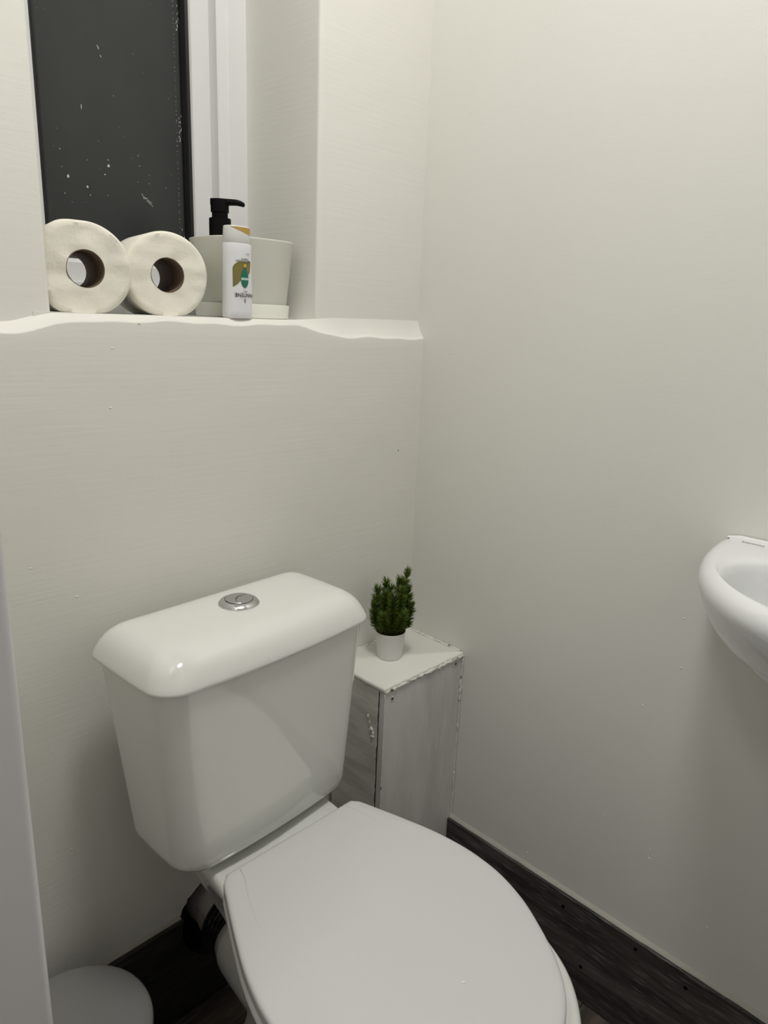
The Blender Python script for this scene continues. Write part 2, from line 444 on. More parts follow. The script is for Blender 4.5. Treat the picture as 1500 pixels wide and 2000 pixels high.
# back skirting, notched round the soil pipe hole
bm = bmesh.new()
out = [(XL, 0.0), (XL, HB)]
notch = []
for k in range(40):
    a = PI * 1.02 - (-0.0) - k * (PI * 1.04) / 39
    notch.append(None)
zc = HC[1]; rn = HR - 0.002
a0 = math.asin((HB - zc) / rn)
a = PI - a0
pts = []
st = 44
for k in range(st + 1):
    aa = a + (2 * PI - (PI - 2 * a0)) * k / st
    r2 = rn * (1 + 0.03 * random.uniform(-1, 1) * (0 < k < st))
    pts.append((HC[0] + r2 * math.cos(aa), zc + r2 * math.sin(aa)))
out += pts + [(-0.2005, HB), (-0.2005, 0.0)]
front = [bm.verts.new((x, -0.012, z)) for x, z in out]
back = [bm.verts.new((x, -0.0003, z)) for x, z in out]
e1 = [bm.edges.new((p, q)) for p, q in zip(front, front[1:] + front[:1])]
e2 = [bm.edges.new((p, q)) for p, q in zip(back, back[1:] + back[:1])]
for i in range(len(out)):
    j = (i + 1) % len(out); bm.faces.new((front[i], front[j], back[j], back[i]))
bmesh.ops.triangle_fill(bm, use_beauty=True, edges=e1); bmesh.ops.triangle_fill(bm, use_beauty=True, edges=e2)
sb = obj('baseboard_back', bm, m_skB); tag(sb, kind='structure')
bm = bmesh.new(); rows = []
for i in range(61):
    x = XL + (-0.497 - XL) * i / 60
    t = 0.0022 + 0.0010 * noise.noise(Vector((x * 18, 0, 0)))
    rows.append([(x, -0.0001, HB + t + 0.002), (x, -0.002, HB + t), (x, -0.0045, HB + 0.0005), (x, -0.0045, HB - 0.001), (x, -0.0001, HB - 0.001)])
loft(bm, rows)
local(obj('sealant_bead', bm, m_caulk, smooth=True, auto=60), sb)

# small nicks and blobs in the wall paint
RPTS = [(-0.071, 1.397), (-0.304, 0.205), (-0.507, 0.339), (-0.508, 0.324), (-0.43, 0.355), (-0.501, 0.712), (-0.509, 0.64), (-0.578, 0.645), (-0.464, 0.562), (-0.037, 1.09), (-0.385, 0.164), (-0.602, 0.267), (-0.061, 1.039)]
BPTS = [(-0.615, 0.746), (-0.558, 0.974), (-0.551, 1.044), (-0.516, 1.073), (-0.516, 0.353), (-0.648, 0.395), (-0.665, 0.794), (-0.212, 0.867)]
PIN = (-0.051, 0.871)
def blemishes(par, pts, axis, m, r0=0.0013):
    bm = bmesh.new()
    for k, (a, z) in enumerate(pts):
        nb = bmesh.new(); bmesh.ops.create_icosphere(nb, subdivisions=2, radius=1)
        for v in nb.verts: v.co *= 1 + 0.3 * noise.noise(v.co * 2 + Vector((k * 7.3, 0, 0)))
        sx = r0 * random.uniform(.8, 1.9); sz = r0 * random.uniform(.5, 1.0)
        loc = (0, a, z) if axis == 'x' else (a, 0, z)
        dg = (.0006, sx, sz, 1) if axis == 'x' else (sx, .0006, sz, 1)
        merge(bm, nb, Matrix.Translation(loc) @ Matrix.Diagonal(dg))
    return local(obj('paint_blemish', bm, m, smooth=True), par)
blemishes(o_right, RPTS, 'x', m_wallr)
blemishes(wl, BPTS, 'y', m_wallb)
bm = bmesh.new(); lathe(bm, [(.0011, -0.0001), (.0009, -.0006), (.0003, -.0007)], 10, (PIN[0], 0, PIN[1]), 'Y')
local(obj('pin_hole', bm, m_binb, smooth=True), wl)

# ------------------------------------------------------------------ ceiling lamp
lamp = empty('ceiling_lamp', (-0.515, -0.55, CEIL), 'small round ceiling lamp above the toilet room', 'lamp')
bm = bmesh.new(); lathe(bm, [(0.125, 0), (0.13, -0.01), (0.125, -0.034), (0.112, -0.036), (0.110, -0.02)], 40, (0, 0, 0), cap1=True)
obj('lamp_rim', bm, m_lampw, lamp, smooth=True, auto=40)
lamp2 = empty('ceiling_lamp', (-1.55, -0.7, CEIL), 'round ceiling lamp in the hall outside the doorway', 'lamp')
bm = bmesh.new(); lathe(bm, [(0.165, 0), (0.17, -0.01), (0.165, -0.034), (0.156, -0.036), (0.150, -0.02)], 40, (0, 0, 0), cap1=True)
obj('lamp_rim', bm, m_lampw, lamp2, smooth=True, auto=40)

# ------------------------------------------------------------------ TOILET
toilet = empty('toilet', (-0.46, -0.33, 0.0), 'white close-coupled toilet with a closed lid, against the back wall', 'toilet')
CX = -0.4590
# the tank sits slightly askew on the pan
def turn_c(bm):
    bm.transform(Matrix.Translation((-0.46, -0.12, 0)) @ Matrix.Rotation(0.0536, 4, 'Z') @ Matrix.Translation((0.46, 0.12, 0)))
# cistern body
bm = bmesh.new(); secs = []
zs = [0.440, 0.4402, 0.4425, 0.447, 0.455, 0.48, 0.52, 0.57, 0.62, 0.66, 0.700]
for z in zs:
    t = (z - 0.440) / 0.26
    x0 = -0.596 + (-0.6165 + 0.596) * t; x1 = -0.3205 + (-0.3005 + 0.3205) * t
    yf = -0.1942 + (-0.2020 + 0.1942) * t; yb = -0.0687 + (-0.0459 + 0.0687) * t
    ins = {0.440: 0.012, 0.4402: 0.008, 0.4425: 0.003, 0.447: 0.0006}.get(z, 0.0)
    secs.append(rrect(x0 + ins, x1 - ins, yf + ins, yb - ins, 0.0348, 0.016, 0.0070, 0.002, z))
loft(bm, secs)
turn_c(bm)
local(obj('cistern_body', bm, m_cer, smooth=True, auto=60), toilet)
# cistern lid
bm = bmesh.new(); secs = []
for (ins, z) in ((0.010, 0.6925), (0.003, 0.6925), (0.0008, 0.6935), (0.0, 0.6955), (0.0005, 0.698), (0.0022, 0.702), (0.0045, 0.707), (0.008, 0.7135), (0.0125, 0.7195),
                 (0.018, 0.7245), (0.0245, 0.7285), (0.032, 0.7312), (0.041, 0.7327), (0.052, 0.7334), (0.07, 0.7340)):
    secs.append(rrect(-0.6257 + ins, -0.2949 - ins, -0.205 + ins, -0.0412 - ins * 0.8, max(0.030 - ins * 0.25, .012), max(0.022 - ins * .2, .010), 0.0101, 0.002, z))
loft(bm, secs)
turn_c(bm)
local(obj('cistern_lid', bm, m_cer, smooth=True, auto=60), toilet)
# flush button
BX, BY, BZ = CX, -0.118, 0.7338
bm = bmesh.new(); lathe(bm, [(0.0255, 0), (0.0258, 0.0012), (0.0235, 0.0042), (0.0195, 0.0060), (0.0185, 0.0060), (0.0182, 0.0045), (0.0, 0.0045)], 56, (BX, BY, BZ), cap1=False)
bmesh.ops.remove_doubles(bm, verts=bm.verts, dist=1e-5)
fb = local(obj('flush_button', bm, m_chrome, smooth=True, auto=50), toilet); fb['label'] = 'round chrome flush button ring'
def halfbutton(big):
    bm = bmesh.new(); R_ = 0.0176
    pts = []
    # crescent split: cutting arc
    def cut(t):  # arc between the two ends on the rim
        a = -PI / 2 + PI * t
        return (R_ * math.cos(1.0) - 0.0125 * math.cos(a), R_ * math.sin(1.0) * math.sin(a))
    n = 24
    if big:
        for k in range(n + 1):
            a = 1.03 + (2 * PI - 2.06) * k / n; pts.append((R_ * math.cos(a), R_ * math.sin(a)))
        for k in range(1, n): p = cut(k / n); pts.append((p[0] - 0.0005, p[1]))
    else:
        for k in range(n + 1):
            a = -0.95 + 1.9 * k / n; pts.append((R_ * math.cos(a), R_ * math.sin(a)))
        for k in range(n - 1, 0, -1): p = cut(k / n); pts.append((p[0] + 0.0005, p[1]))
    secs = []
    for (s, z) in ((1, 0.0046), (1, 0.0066), (0.965, 0.0072)):
        cxx = sum(p[0] for p in pts) / len(pts); cyy = sum(p[1] for p in pts) / len(pts)
        secs.append([(cxx + (p[0] - cxx) * s, cyy + (p[1] - cyy) * s, z) for p in pts])
    loft(bm, secs)
    bm.transform(Matrix.Translation((BX, BY, BZ)) @ Matrix.Rotation(-1.0, 4, 'Z'))
    return bm
for big, nm in ((True, 'large_button'), (False, 'small_button')):
    o = obj(nm, halfbutton(big), m_chrome2, smooth=True, auto=30); o.parent = fb
# seat lid outline
LID = [(-.0085, .0985), (-.004, .1055), (.004, .1095), (.028, .1185), (.05, .127), (.075, .136), (.11, .1475), (.15, .1560), (.18, .1585), (.213, .1570), (.25, .148), (.278, .136), (.317, .114), (.345, .0905), (.361, .068), (.370, .048), (.376, .028), (.379, 0)]
PAN = [(-.195, .0955), (-.188, .0975), (-.07, .0990), (0, .1025), (.05, .1125), (.1, .132), (.15, .151), (.2, .162), (.25, .1635), (.29, .156), (.33, .136), (.364, .101), (.383, .064), (.392, .035), (.395, 0)]
def smooth_tab(tab, t):
    # catmull-rom on hw
    n = len(tab)
    for i in range(n - 1):
        if t <= tab[i + 1][0]:
            p0 = tab[max(i - 1, 0)]; p1 = tab[i]; p2 = tab[i + 1]; p3 = tab[min(i + 2, n - 1)]
            u = (t - p1[0]) / (p2[0] - p1[0])
            m1 = (p2[1] - p0[1]) / (p2[0] - p0[0] + 1e-9) * (p2[0] - p1[0]); m2 = (p3[1] - p1[1]) / (p3[0] - p1[0] + 1e-9) * (p2[0] - p1[0])
            if i + 2 >= n or p2[0] - p1[0] < 0.015: return p1[1] + (p2[1] - p1[1]) * u
            return (2 * u**3 - 3 * u**2 + 1) * p1[1] + (u**3 - 2 * u**2 + u) * m1 + (-2 * u**3 + 3 * u**2) * p2[1] + (u**3 - u**2) * m2
    return tab[-1][1]
def outline(tab, z, off=0.0, sk=0.07, y0=-0.24, hw=1.0, n=64, nb=12, c0=-0.460):
    t0, t1 = tab[0][0], tab[-1][0]
    ts = []
    for k in range(n + 1):
        u = k / n; ts.append(t0 + (t1 - t0) * math.sin(u * PI / 2) ** 1.0 if u > 0 else t0)
    R_ = [(smooth_tab(tab, t), t) for t in ts]
    pts = [(c0 - sk * t + w_, y0 - t) for w_, t in R_] + [(c0 - sk * t - w_, y0 - t) for w_, t in R_[::-1][1:]]
    wb = R_[0][0]
    for k in range(1, nb): pts.append((c0 - sk * t0 - wb + 2 * wb * k / nb, y0 - t0))
    if off:
        m = len(pts); out = []
        for i in range(m):
            a = Vector(pts[i - 1]); b = Vector(pts[(i + 1) % m]); d = (b - a).normalized()
            nrm = Vector((-d.y, d.x))   # pts run clockwise seen from above (front at -y): inward normal
            out.append((pts[i][0] + nrm.x * off, pts[i][1] + nrm.y * off))
        pts = out
    return [(x, y, z) for x, y in pts]
# pan: rim, bowl and pedestal in one lofted shape
def pan_sec(z, hw, yb, yf, cxs=-0.465, sk=0.07, pw=1.0):
    base = outline(PAN, z, sk=0.0, c0=0.0)
    out = []
    tb, tf = PAN[0][0], PAN[-1][0]
    for x, y, _ in base:
        u = ((-0.24 - y) - tb) / (tf - tb)
        yy = yb + (yf - yb) * u
        c = -0.460 - sk * (-0.24 - yy)
        lift = 0.009 * sstep(-0.27, -0.215, yy) * sstep(0.36, 0.41, z)
        out.append((c + x * hw, yy, z + lift))
    return out
bm = bmesh.new()
secs = [pan_sec(0.0, .60, -0.135, -0.50), pan_sec(0.012, .60, -0.135, -0.50), pan_sec(0.03, .55, -0.14, -0.485), pan_sec(0.10, .50, -0.17, -0.46), pan_sec(0.16, .50, -0.19, -0.46),
        pan_sec(0.22, .53, -0.20, -0.49), pan_sec(0.27, .60, -0.20, -0.53), pan_sec(0.32, .70, -0.16, -0.575), pan_sec(0.35, .78, -0.10, -0.60), pan_sec(0.372, .86, -0.06, -0.617),
        pan_sec(0.385, .915, -0.048, -0.629), pan_sec(0.397, .965, -0.0455, -0.634), pan_sec(0.408, 1.0, -0.045, -0.635), pan_sec(0.4150, .993, -0.0455, -0.634), pan_sec(0.4185, .975, -0.047, -0.6315),
        pan_sec(0.420, .95, -0.049, -0.628)]
loft(bm, secs)
local(obj('pan', bm, m_cer, smooth=True, auto=70), toilet)
# block under the cistern (carries the tank)
bm = bmesh.new()
loft(bm, [rrect(-0.52, -0.40, -0.155, -0.07, .02, .02, z=0.41), rrect(-0.52, -0.40, -0.155, -0.07, .02, .02, z=0.442)])
local(obj('cistern_gasket', bm, m_cer, smooth=True, auto=50), toilet)
# outlet spigot
bm = bmesh.new()
lathe(bm, [(0.040, -0.080), (0.047, -0.098), (0.049, -0.11), (0.052, -0.14), (0.056, -0.19), (0.05, -0.24)], 40, (-0.446, 0, 0.172), 'Y')
local(obj('outlet_spigot', bm, m_cer, smooth=True), toilet)
# seat ring and lid
bm = bmesh.new()
loft(bm, [outline(LID, 0.4215, -0.004), outline(LID, 0.4235, 0.0005), outline(LID, 0.430, 0.0015), outline(LID, 0.4360, 0.0002), outline(LID, 0.4375, -0.004)])
local(obj('seat_ring', bm, m_lid, smooth=True, auto=60), toilet)
bm = bmesh.new()
loft(bm, [outline(LID, 0.4385, -0.006), outline(LID, 0.4390, -0.001), outline(LID, 0.4405, 0.0), outline(LID, 0.4515, 0.0), outline(LID, 0.4540, -0.0006), outline(LID, 0.4555, -0.0025), outline(LID, 0.4563, -0.006), outline(LID, 0.4568, -0.014)])
ld = local(obj('seat_lid', bm, m_lid, smooth=True, auto=60), toilet)
# moulded crease lines of the lid: slim raised beads fading into the top
def bead(path, w, h, z):
    bm = bmesh.new(); secs = []
    P = [Vector((x, y, 0)) for x, y in path]
    for i, p in enumerate(P):
        d = (P[min(i + 1, len(P) - 1)] - P[max(i - 1, 0)]).normalized(); nn = Vector((-d.y, d.x, 0))
        f = 1 - 0.85 * (i / (len(P) - 1))
        zz = z - 0.0004
        secs.append([tuple(p + nn * w * f + Vector((0, 0, zz))), tuple(p + nn * w * .4 * f + Vector((0, 0, zz + h * f))), tuple(p - nn * w * .4 * f + Vector((0, 0, zz + h * f))), tuple(p - nn * w * f + Vector((0, 0, zz)))])
    loft(bm, secs); return bm
lp = [(-0.5420, -0.2380), (-0.5465, -0.2535), (-0.5545, -0.268), (-0.564, -0.288), (-0.574, -0.317), (-0.581, -0.336), (-0.587, -0.356)]
rp = [(-0.3740, -0.2380), (-0.3700, -0.2535), (-0.3670, -0.268), (-0.3650, -0.288), (-0.3600, -0.317), (-0.358, -0.339), (-0.357, -0.356)]
for pth in (lp, rp):
    o = obj('moulded_crease', bead(pth, 0.0015, 0.0012, 0.4568), m_lid, smooth=True, auto=50); o.parent = ld
# drip on the lid
bm = bmesh.new(); lathe(bm, [(0.0035, 0.4566), (0.0030, 0.4573), (0.0012, 0.4576)], 12, (0, 0, 0)); bm.transform(Matrix.Translation((-0.466, -0.513, 0)) @ Matrix.Scale(0.5, 4, (0.6, 0.8, 0)))
o = obj('water_drop', bm, m_bottle, smooth=True); o.parent = ld

# ------------------------------------------------------------------ soil pipe
pipe = empty('soil_pipe', (-0.440, 0.0, 0.17), 'grey white soil pipe connector with black rubber seal behind the toilet', 'pipe')
PC = (-0.417, 0, 0.160)
bm = bmesh.new(); lathe(bm, [(0.048, 0.06), (0.050, 0.05), (0.050, -0.003), (0.0525, -0.005), (0.0530, -0.026), (0.0515, -0.032), (0.0500, -0.034), (0.048, -0.034)], 56, PC, 'Y')
local(obj('pipe_collar', bm, m_pipe, smooth=True, auto=40), pipe)
bm = bmesh.new(); pf = [(0.046, -0.037)]
y = -0.038
for k in range(7):
    pf += [(0.0545, y), (0.0550, y - 0.004), (0.0500, y - 0.0052), (0.0500, y - 0.0075)]; y -= 0.0085
pf += [(0.0535, y), (0.0535, y - 0.003), (0.046, y - 0.004)]
lathe(bm, pf, 56, (-0.428, 0, 0.165), 'Y')
local(obj('rubber_seal', bm, m_rubber, smooth=True, auto=35), pipe)

# ------------------------------------------------------------------ boxing in the corner
bx = empty('pipe_boxing', (-0.10, -0.067, 0.0), 'white painted wooden boxing standing in the corner, with chipped edges', 'box')
BW, BD, BH = 0.200, 0.134, 0.523
bm = bmesh.new(); box(bm, (-BW + 0.0015, -BD, 0.0), (-0.0013, -BD + 0.012, BH - 0.009), 0.0012, 2)
fp = local(obj('front_panel', bm, m_boxp), bx)
bm = bmesh.new(); box(bm, (-BW, -BD + 0.0125, 0.0), (-BW + 0.012, -0.0132, BH - 0.009), 0.0012, 2)
local(obj('side_panel', bm, m_boxs), bx)
# top board with a wobbly, thickly painted edge
bm = bmesh.new()
def wob(p, q, n, amp, seed):
    out = []
    for k in range(n):
        t = k / n; x = p[0] + (q[0] - p[0]) * t; y = p[1] + (q[1] - p[1]) * t
        d = amp * noise.noise(Vector((x * 60 + seed, y * 60, 0)))
        out.append((x + (d if p[0] == q[0] else 0), y + (d if p[1] == q[1] else 0)))
    return out
ol = wob((-0.0008, -0.0008), (-BW - .001, -0.0008), 20, 0, 0) + wob((-BW - .001, -0.0008), (-BW - .001, -BD - .001), 40, .0012, 3) + wob((-BW - .001, -BD - .001), (-0.0008, -BD - .001), 60, .0022, 9) + wob((-0.0008, -BD - .001), (-0.0008, -0.0008), 20, 0, 0)
def ins(pts, k):
    return [(-0.10 + (x + 0.10) * (1 - k / 0.1), -0.067 + (y + 0.067) * (1 - k / 0.067)) for x, y in pts]
loft(bm, [[(x, y, BH - 0.009) for x, y in ins(ol, .0015)], [(x, y, BH - 0.006) for x, y in ol], [(x, y, BH - 0.002) for x, y in ol], [(x, y, BH) for x, y in ins(ol, .002)]])
local(obj('top_panel', bm, m_boxt, smooth=True, auto=50), bx)
# ragged paint ridges along the front edges
def ridge(p, q, r, seed, n=70, m=m_chip, name='paint_ridge'):
    bm = bmesh.new(); P, Q = Vector(p), Vector(q); d = (Q - P).normalized()
    a = d.orthogonal().normalized(); b = d.cross(a); secs = []
    for i in range(n + 1):
        t = i / n; c = P.lerp(Q, t)
        ring = []
        for k in range(7):
            an = 2 * PI * k / 7
            rr2 = r * (0.75 + 0.9 * noise.noise(Vector((t * n * .35 + seed, k * 1.3, seed))))
            rr2 = max(rr2, r * .12)
            ring.append(tuple(c + a * math.cos(an) * rr2 + b * math.sin(an) * rr2))
        secs.append(ring)
    loft(bm, secs)
    return local(obj(name, bm, m, smooth=True), bx)
ridge((-BW + .002, -BD - .0002, BH - .007), (-0.002, -BD - .0002, BH - .007), .0036, 2)
ridge((-BW + .0012, -BD + .0122, 0.02), (-BW + .0012, -BD + .0122, BH - .012), .0013, 5, 150, mat('brown_grime', (0.05, 0.042, 0.036), .8))
ridge((-BW + .0022, -BD + .0002, 0.02), (-BW + .0022, -BD + .0002, BH - .012), .0012, 6, 150)
ridge((-.0022, -BD - .0012, 0.17), (-.0022, -BD - .0012, BH - .006), .0022, 8, 100)
ridge((-.0022, -BD + .006, BH + .0005), (-.0022, -0.003, BH + .0005), .0028, 9, 50)
ridge((-BW + .008, -.0022, BH + .0002), (-.003, -.0022, BH + .0002), .0022, 10, 50)
for (x, z) in ((-0.181, 0.4985), (-0.0205, 0.5060)):
    bm = bmesh.new(); lathe(bm, [(0.0042, -0.0002), (0.0040, -0.0012), (0.0031, -0.0010), (0.0024, 0.0006), (0.0, 0.0006)], 14, (x, -BD, z), 'Y', cap1=False)
    bmesh.ops.remove_doubles(bm, verts=bm.verts, dist=1e-6)
    for v in bm.verts: v.co.x += random.uniform(-.0006, .0006); v.co.z += random.uniform(-.0006, .0006)
    s = local(obj('screw_hole_rim', bm, m_chip, smooth=True), bx)
    bm = bmesh.new(); lathe(bm, [(0.0022, -0.0007), (0.0020, -0.0013), (0.0008, -0.0013)], 12, (x, -BD, z), 'Y')
    o = obj('screw', bm, m_binb, smooth=True); o.parent = s
bm = bmesh.new()
for (yy, z, a_, b_) in ((-.1085, .4385, .0040, .0045), (-.1115, .427, .0038, .0035), (-.1125, .4335, .0020, .0035), (-.104, .450, .0012, .004), (-.100, .459, .0012, .004)):
    nb = bmesh.new(); bmesh.ops.create_icosphere(nb, subdivisions=3, radius=1)
    for v in nb.verts: v.co *= 1 + 0.35 * noise.noise(v.co * 2 + Vector((z * 100, 0, 0)))
    merge(bm, nb, Matrix.Translation((-BW, yy, z)) @ Matrix.Diagonal((.0024, a_, b_, 1)))
local(obj('plaster_blob', bm, m_chip, smooth=True), bx)

# ------------------------------------------------------------------ plant on the boxing
PX, PY = -0.1120, -0.0585
pl_ = empty('potted_plant', (PX, PY, BH), 'small bushy artificial conifer in a white pot on the boxed-in ledge', 'plant')
bm = bmesh.new()
lathe(bm, [(0.0, 0.0), (0.0200, 0.0), (0.0213, 0.001), (0.0262, 0.047), (0.0265, 0.0490), (0.0259, 0.0494), (0.0252, 0.0485), (0.0242, 0.041), (0.0, 0.040)], 48, cap0=False, cap1=False)
bmesh.ops.remove_doubles(bm, verts=bm.verts, dist=1e-6)
obj('pot', bm, m_plant_pot, pl_, smooth=True, auto=40)
bm = bmesh.new()
rings = []
for r in (0.0244, 0.018, 0.010, 0.004):
    rings.append([(r * math.cos(2 * PI * k / 40), r * math.sin(2 * PI * k / 40), 0.0412 + (0.0218 - r) * 0.10 + 0.0015 * noise.noise(Vector((r * 400, k * .9, 0)))) for k in range(40)])
loft(bm, rings); obj('soil', bm, m_soil, pl_, smooth=True)
scr_r = Vector((r_.x, r_.y, 0)).normalized(); scr_f = Vector((-scr_r.y, scr_r.x, 0))
def branch(base, tip, bend, rad, dens, ln):
    """base, tip in (right, away, up) of the plant; needles around the axis"""
    bm = bmesh.new()
    def P(v): return scr_r * v[0] + scr_f * v[1] + Vector((0, 0, v[2]))
    A, B = P(base), P(tip); C_ = (A + B) / 2 + P(bend)
    path = [(1 - t) ** 2 * A + 2 * t * (1 - t) * C_ + t * t * B for t in [i / 16 for i in range(17)]]
    secs = []
    for i, p in enumerate(path):
        d = (path[min(i + 1, 16)] - path[max(i - 1, 0)]).normalized(); a = d.orthogonal().normalized(); b = d.cross(a)
        r = 0.0011 * (1 - 0.6 * i / 16)
        secs.append([tuple(p + (a * math.cos(k * PI / 3) + b * math.sin(k * PI / 3)) * r) for k in range(6)])
    stem = bmesh.new(); loft(stem, secs)
    for k in range(dens):
        t = random.uniform(0.04, 1.0); f = t * 16; i = min(int(f), 15)
        p = path[i].lerp(path[i + 1], f - i); d = (path[i + 1] - path[i]).normalized()
        a = d.orthogonal().normalized(); b = d.cross(a); an = random.uniform(0, 2 * PI)
        out = a * math.cos(an) + b * math.sin(an)
        lean = random.uniform(0.0, 0.55) if t < 0.9 else random.uniform(0.5, 1.8)
        dr = (out + d * lean + Vector((0, 0, 0.15))).normalized()
        L = ln * random.uniform(0.75, 1.15) * (1 - 0.25 * t); wd = random.uniform(0.00042, 0.0006)
        tipv = p + dr * L
        if tipv.z < 0.056 and Vector((tipv.x, tipv.y)).length > 0.021: continue
        s = dr.orthogonal().normalized(); s2 = dr.cross(s)
        mid = p + dr * L * .55 + Vector((0, 0, L * .05)); end = p + dr * L + Vector((0, 0, L * .14))
        r0 = [bm.verts.new(p + (s * math.cos(j * 2.094) + s2 * math.sin(j * 2.094)) * wd * .7) for j in range(3)]
        r1 = [bm.verts.new(mid + (s * math.cos(j * 2.094) + s2 * math.sin(j * 2.094)) * wd) for j in range(3)]
        e = bm.verts.new(end)
        for j in range(3):
            q = (j + 1) % 3
            bm.faces.new((r0[j], r0[q], r1[q], r1[j])); bm.faces.new((r1[j], r1[q], e))
    o = obj('branch', bm, m_needle, pl_)
    so = obj('stem', stem, m_stem); so.parent = o
    return o
BR = [((0, 0, .0051), (.0255, .004, .156), (-.004, 0, .004), 0, 1088, .0152),
      ((0, 0, .0051), (.012, .0, .142), (-.004, 0, .0), 0, 842, .0152),
      ((0, 0, .0051), (-.0245, .0, .124), (-.018, 0, 0), 0, 982, .0158),
      ((0, 0, .0051), (-.010, .006, .134), (-.012, .004, 0), 0, 912, .0158),
      ((0, 0, .0051), (.0335, -.002, .100), (.014, 0, -.006), 0, 842, .0146),
      ((0, 0, .0051), (.0270, .002, .128), (.016, 0, -.002), 0, 877, .0152),
      ((0, -.004, .042), (.003, -.016, .116), (0, -.014, 0), 0, 842, .0158),
      ((0, 0, .0051), (-.030, -.006, .098), (-.014, -.006, -.006), 0, 807, .0152),
      ((0, -.004, .042), (.020, -.022, .088), (.008, -.008, 0), 0, 666, .0146),
      ((0, -.004, .042), (-.014, -.024, .084), (-.004, -.008, 0), 0, 666, .0146),
      ((0, 0, .0051), (-.026, .004, .076), (-.010, .0, -.004), 0, 561, .0146),
      ((0, 0, .0051), (.028, .006, .080), (.010, .0, -.004), 0, 561, .0146),
      ((0, .004, .042), (-.002, .020, .118), (-.002, .012, 0), 0, 737, .0152),
      ((0, -.002, .042), (.016, -.012, .128), (.006, -.012, 0), 0, 807, .0152),
      ((0, 0, .060), (.020, -.004, .138), (.004, -.002, 0), 0, 560, .0150),
      ((0, 0, .060), (-.012, -.006, .118), (-.006, -.004, 0), 0, 560, .0150)]
for b in BR: branch(*b)
# ------------------------------------------------------------------ bin
bn = empty('waste_bin', (-0.711, -0.128, 0), 'small round bin with a glossy grey lid on the floor beside the toilet', 'bin')
bm = bmesh.new(); lathe(bm, [(0.078, 0.0), (0.082, 0.003), (0.088, 0.12), (0.090, 0.235), (0.086, 0.238)], 72)
obj('bin_body', bm, m_binb, bn, smooth=True, auto=40)
bm = bmesh.new(); lathe(bm, [(0.088, 0.2355), (0.0925, 0.237), (0.0935, 0.240), (0.0935, 0.2475), (0.0920, 0.2515), (0.088, 0.2545), (0.080, 0.2572), (0.060, 0.2605), (0.03, 0.2625), (0.006, 0.263)], 96)
obj('bin_lid', bm, m_bin, bn, smooth=True, auto=40)
bm = bmesh.new(); box(bm, (-0.03, -0.125, 0.012), (0.03, -0.075, 0.018), 0.003)
obj('pedal', bm, m_binb, bn)

# ------------------------------------------------------------------ toilet rolls
def roll(px, rz, flat, label, seed):
    t = empty('toilet_roll', (px[0], px[1], SZ), label, 'toilet roll', 'toilet rolls on the window sill', rz)
    R_, r0, L = 0.0530, 0.0205, 0.098
    n = 96
    def ring(r, y, k_flat=1.0):
        out = []
        for k in range(n):
            a = 2 * PI * k / n
            rr2 = r
            x, z = math.cos(a) * rr2, math.sin(a) * rr2
            if r > 0.04:
                rr2 = r * (1 + 0.012 * noise.noise(Vector((math.cos(a) * 1.6 + seed, math.sin(a) * 1.6, 0))))
                if flat and math.cos(a) < 0:
                    q = (abs(math.cos(a)) ** 3.4 + abs(math.sin(a)) ** 3.4) ** (-1 / 3.4)
                    x, z = math.cos(a) * rr2 * q * 0.875, math.sin(a) * rr2 * q
                    z = max(-R_ * 1.0, min(R_ * 1.0, z))
                else:
                    x, z = math.cos(a) * rr2, math.sin(a) * rr2
                zb = -R_ + 0.0035
                if z < zb: z = zb + (z - zb) * 0.02
            out.append((x, y, z + R_ - 0.0035))
        return out
    bm = bmesh.new()
    rs = [(R_ - 0.0015, 0.0), (R_, 0.0022), (R_, 0.02), (R_, 0.05), (R_, L - .0022), (R_ - .0015, L)]
    loft(bm, [ring(r, y) for r, y in rs], False, False)
    # wound faces: slightly creased paper
    for y, sg in ((0.0, -1), (L, 1)):
        ks = [R_ - 0.0015, 0.050, 0.045, 0.040, 0.034, 0.028, 0.0245, r0 + 0.0008]
        rows = []
        for i, r in enumerate(ks):
            rg = ring(r, y)
            rg2 = []
            for (x, yy, z) in rg:
                d = 0 if i == 0 else 0.0022 * noise.noise(Vector((x * 45 + seed * 3, z * 60, seed))) + 0.0016
                rg2.append((x, yy + sg * d, z))
            rows.append(rg2)
        loft(bm, rows, False, False)
    bmesh.ops.remove_doubles(bm, verts=bm.verts, dist=1e-5)
    o = obj('tissue_paper', bm, m_tissue, t, smooth=True, auto=60)
    bm = bmesh.new()
    loft(bm, [ring(r0 + .0009, -.0012), ring(r0, -0.0015), ring(r0, L * .36), ring(r0 - .0005, L * .365), ring(r0 - .0005, L * .5), ring(r0, L * .505), ring(r0, L + .0015), ring(r0 + .0009, L + .0012)], False, False)
    obj('cardboard_core', bm, m_card, t, smooth=True, auto=50)
    return t
roll((-0.5640, 0.030), -0.21, True, 'toilet roll leaning against the left window reveal, left of the pair', 1.0)
roll((-0.4575, 0.034), -0.20, False, 'toilet roll between the other roll and the white planter', 5.0)

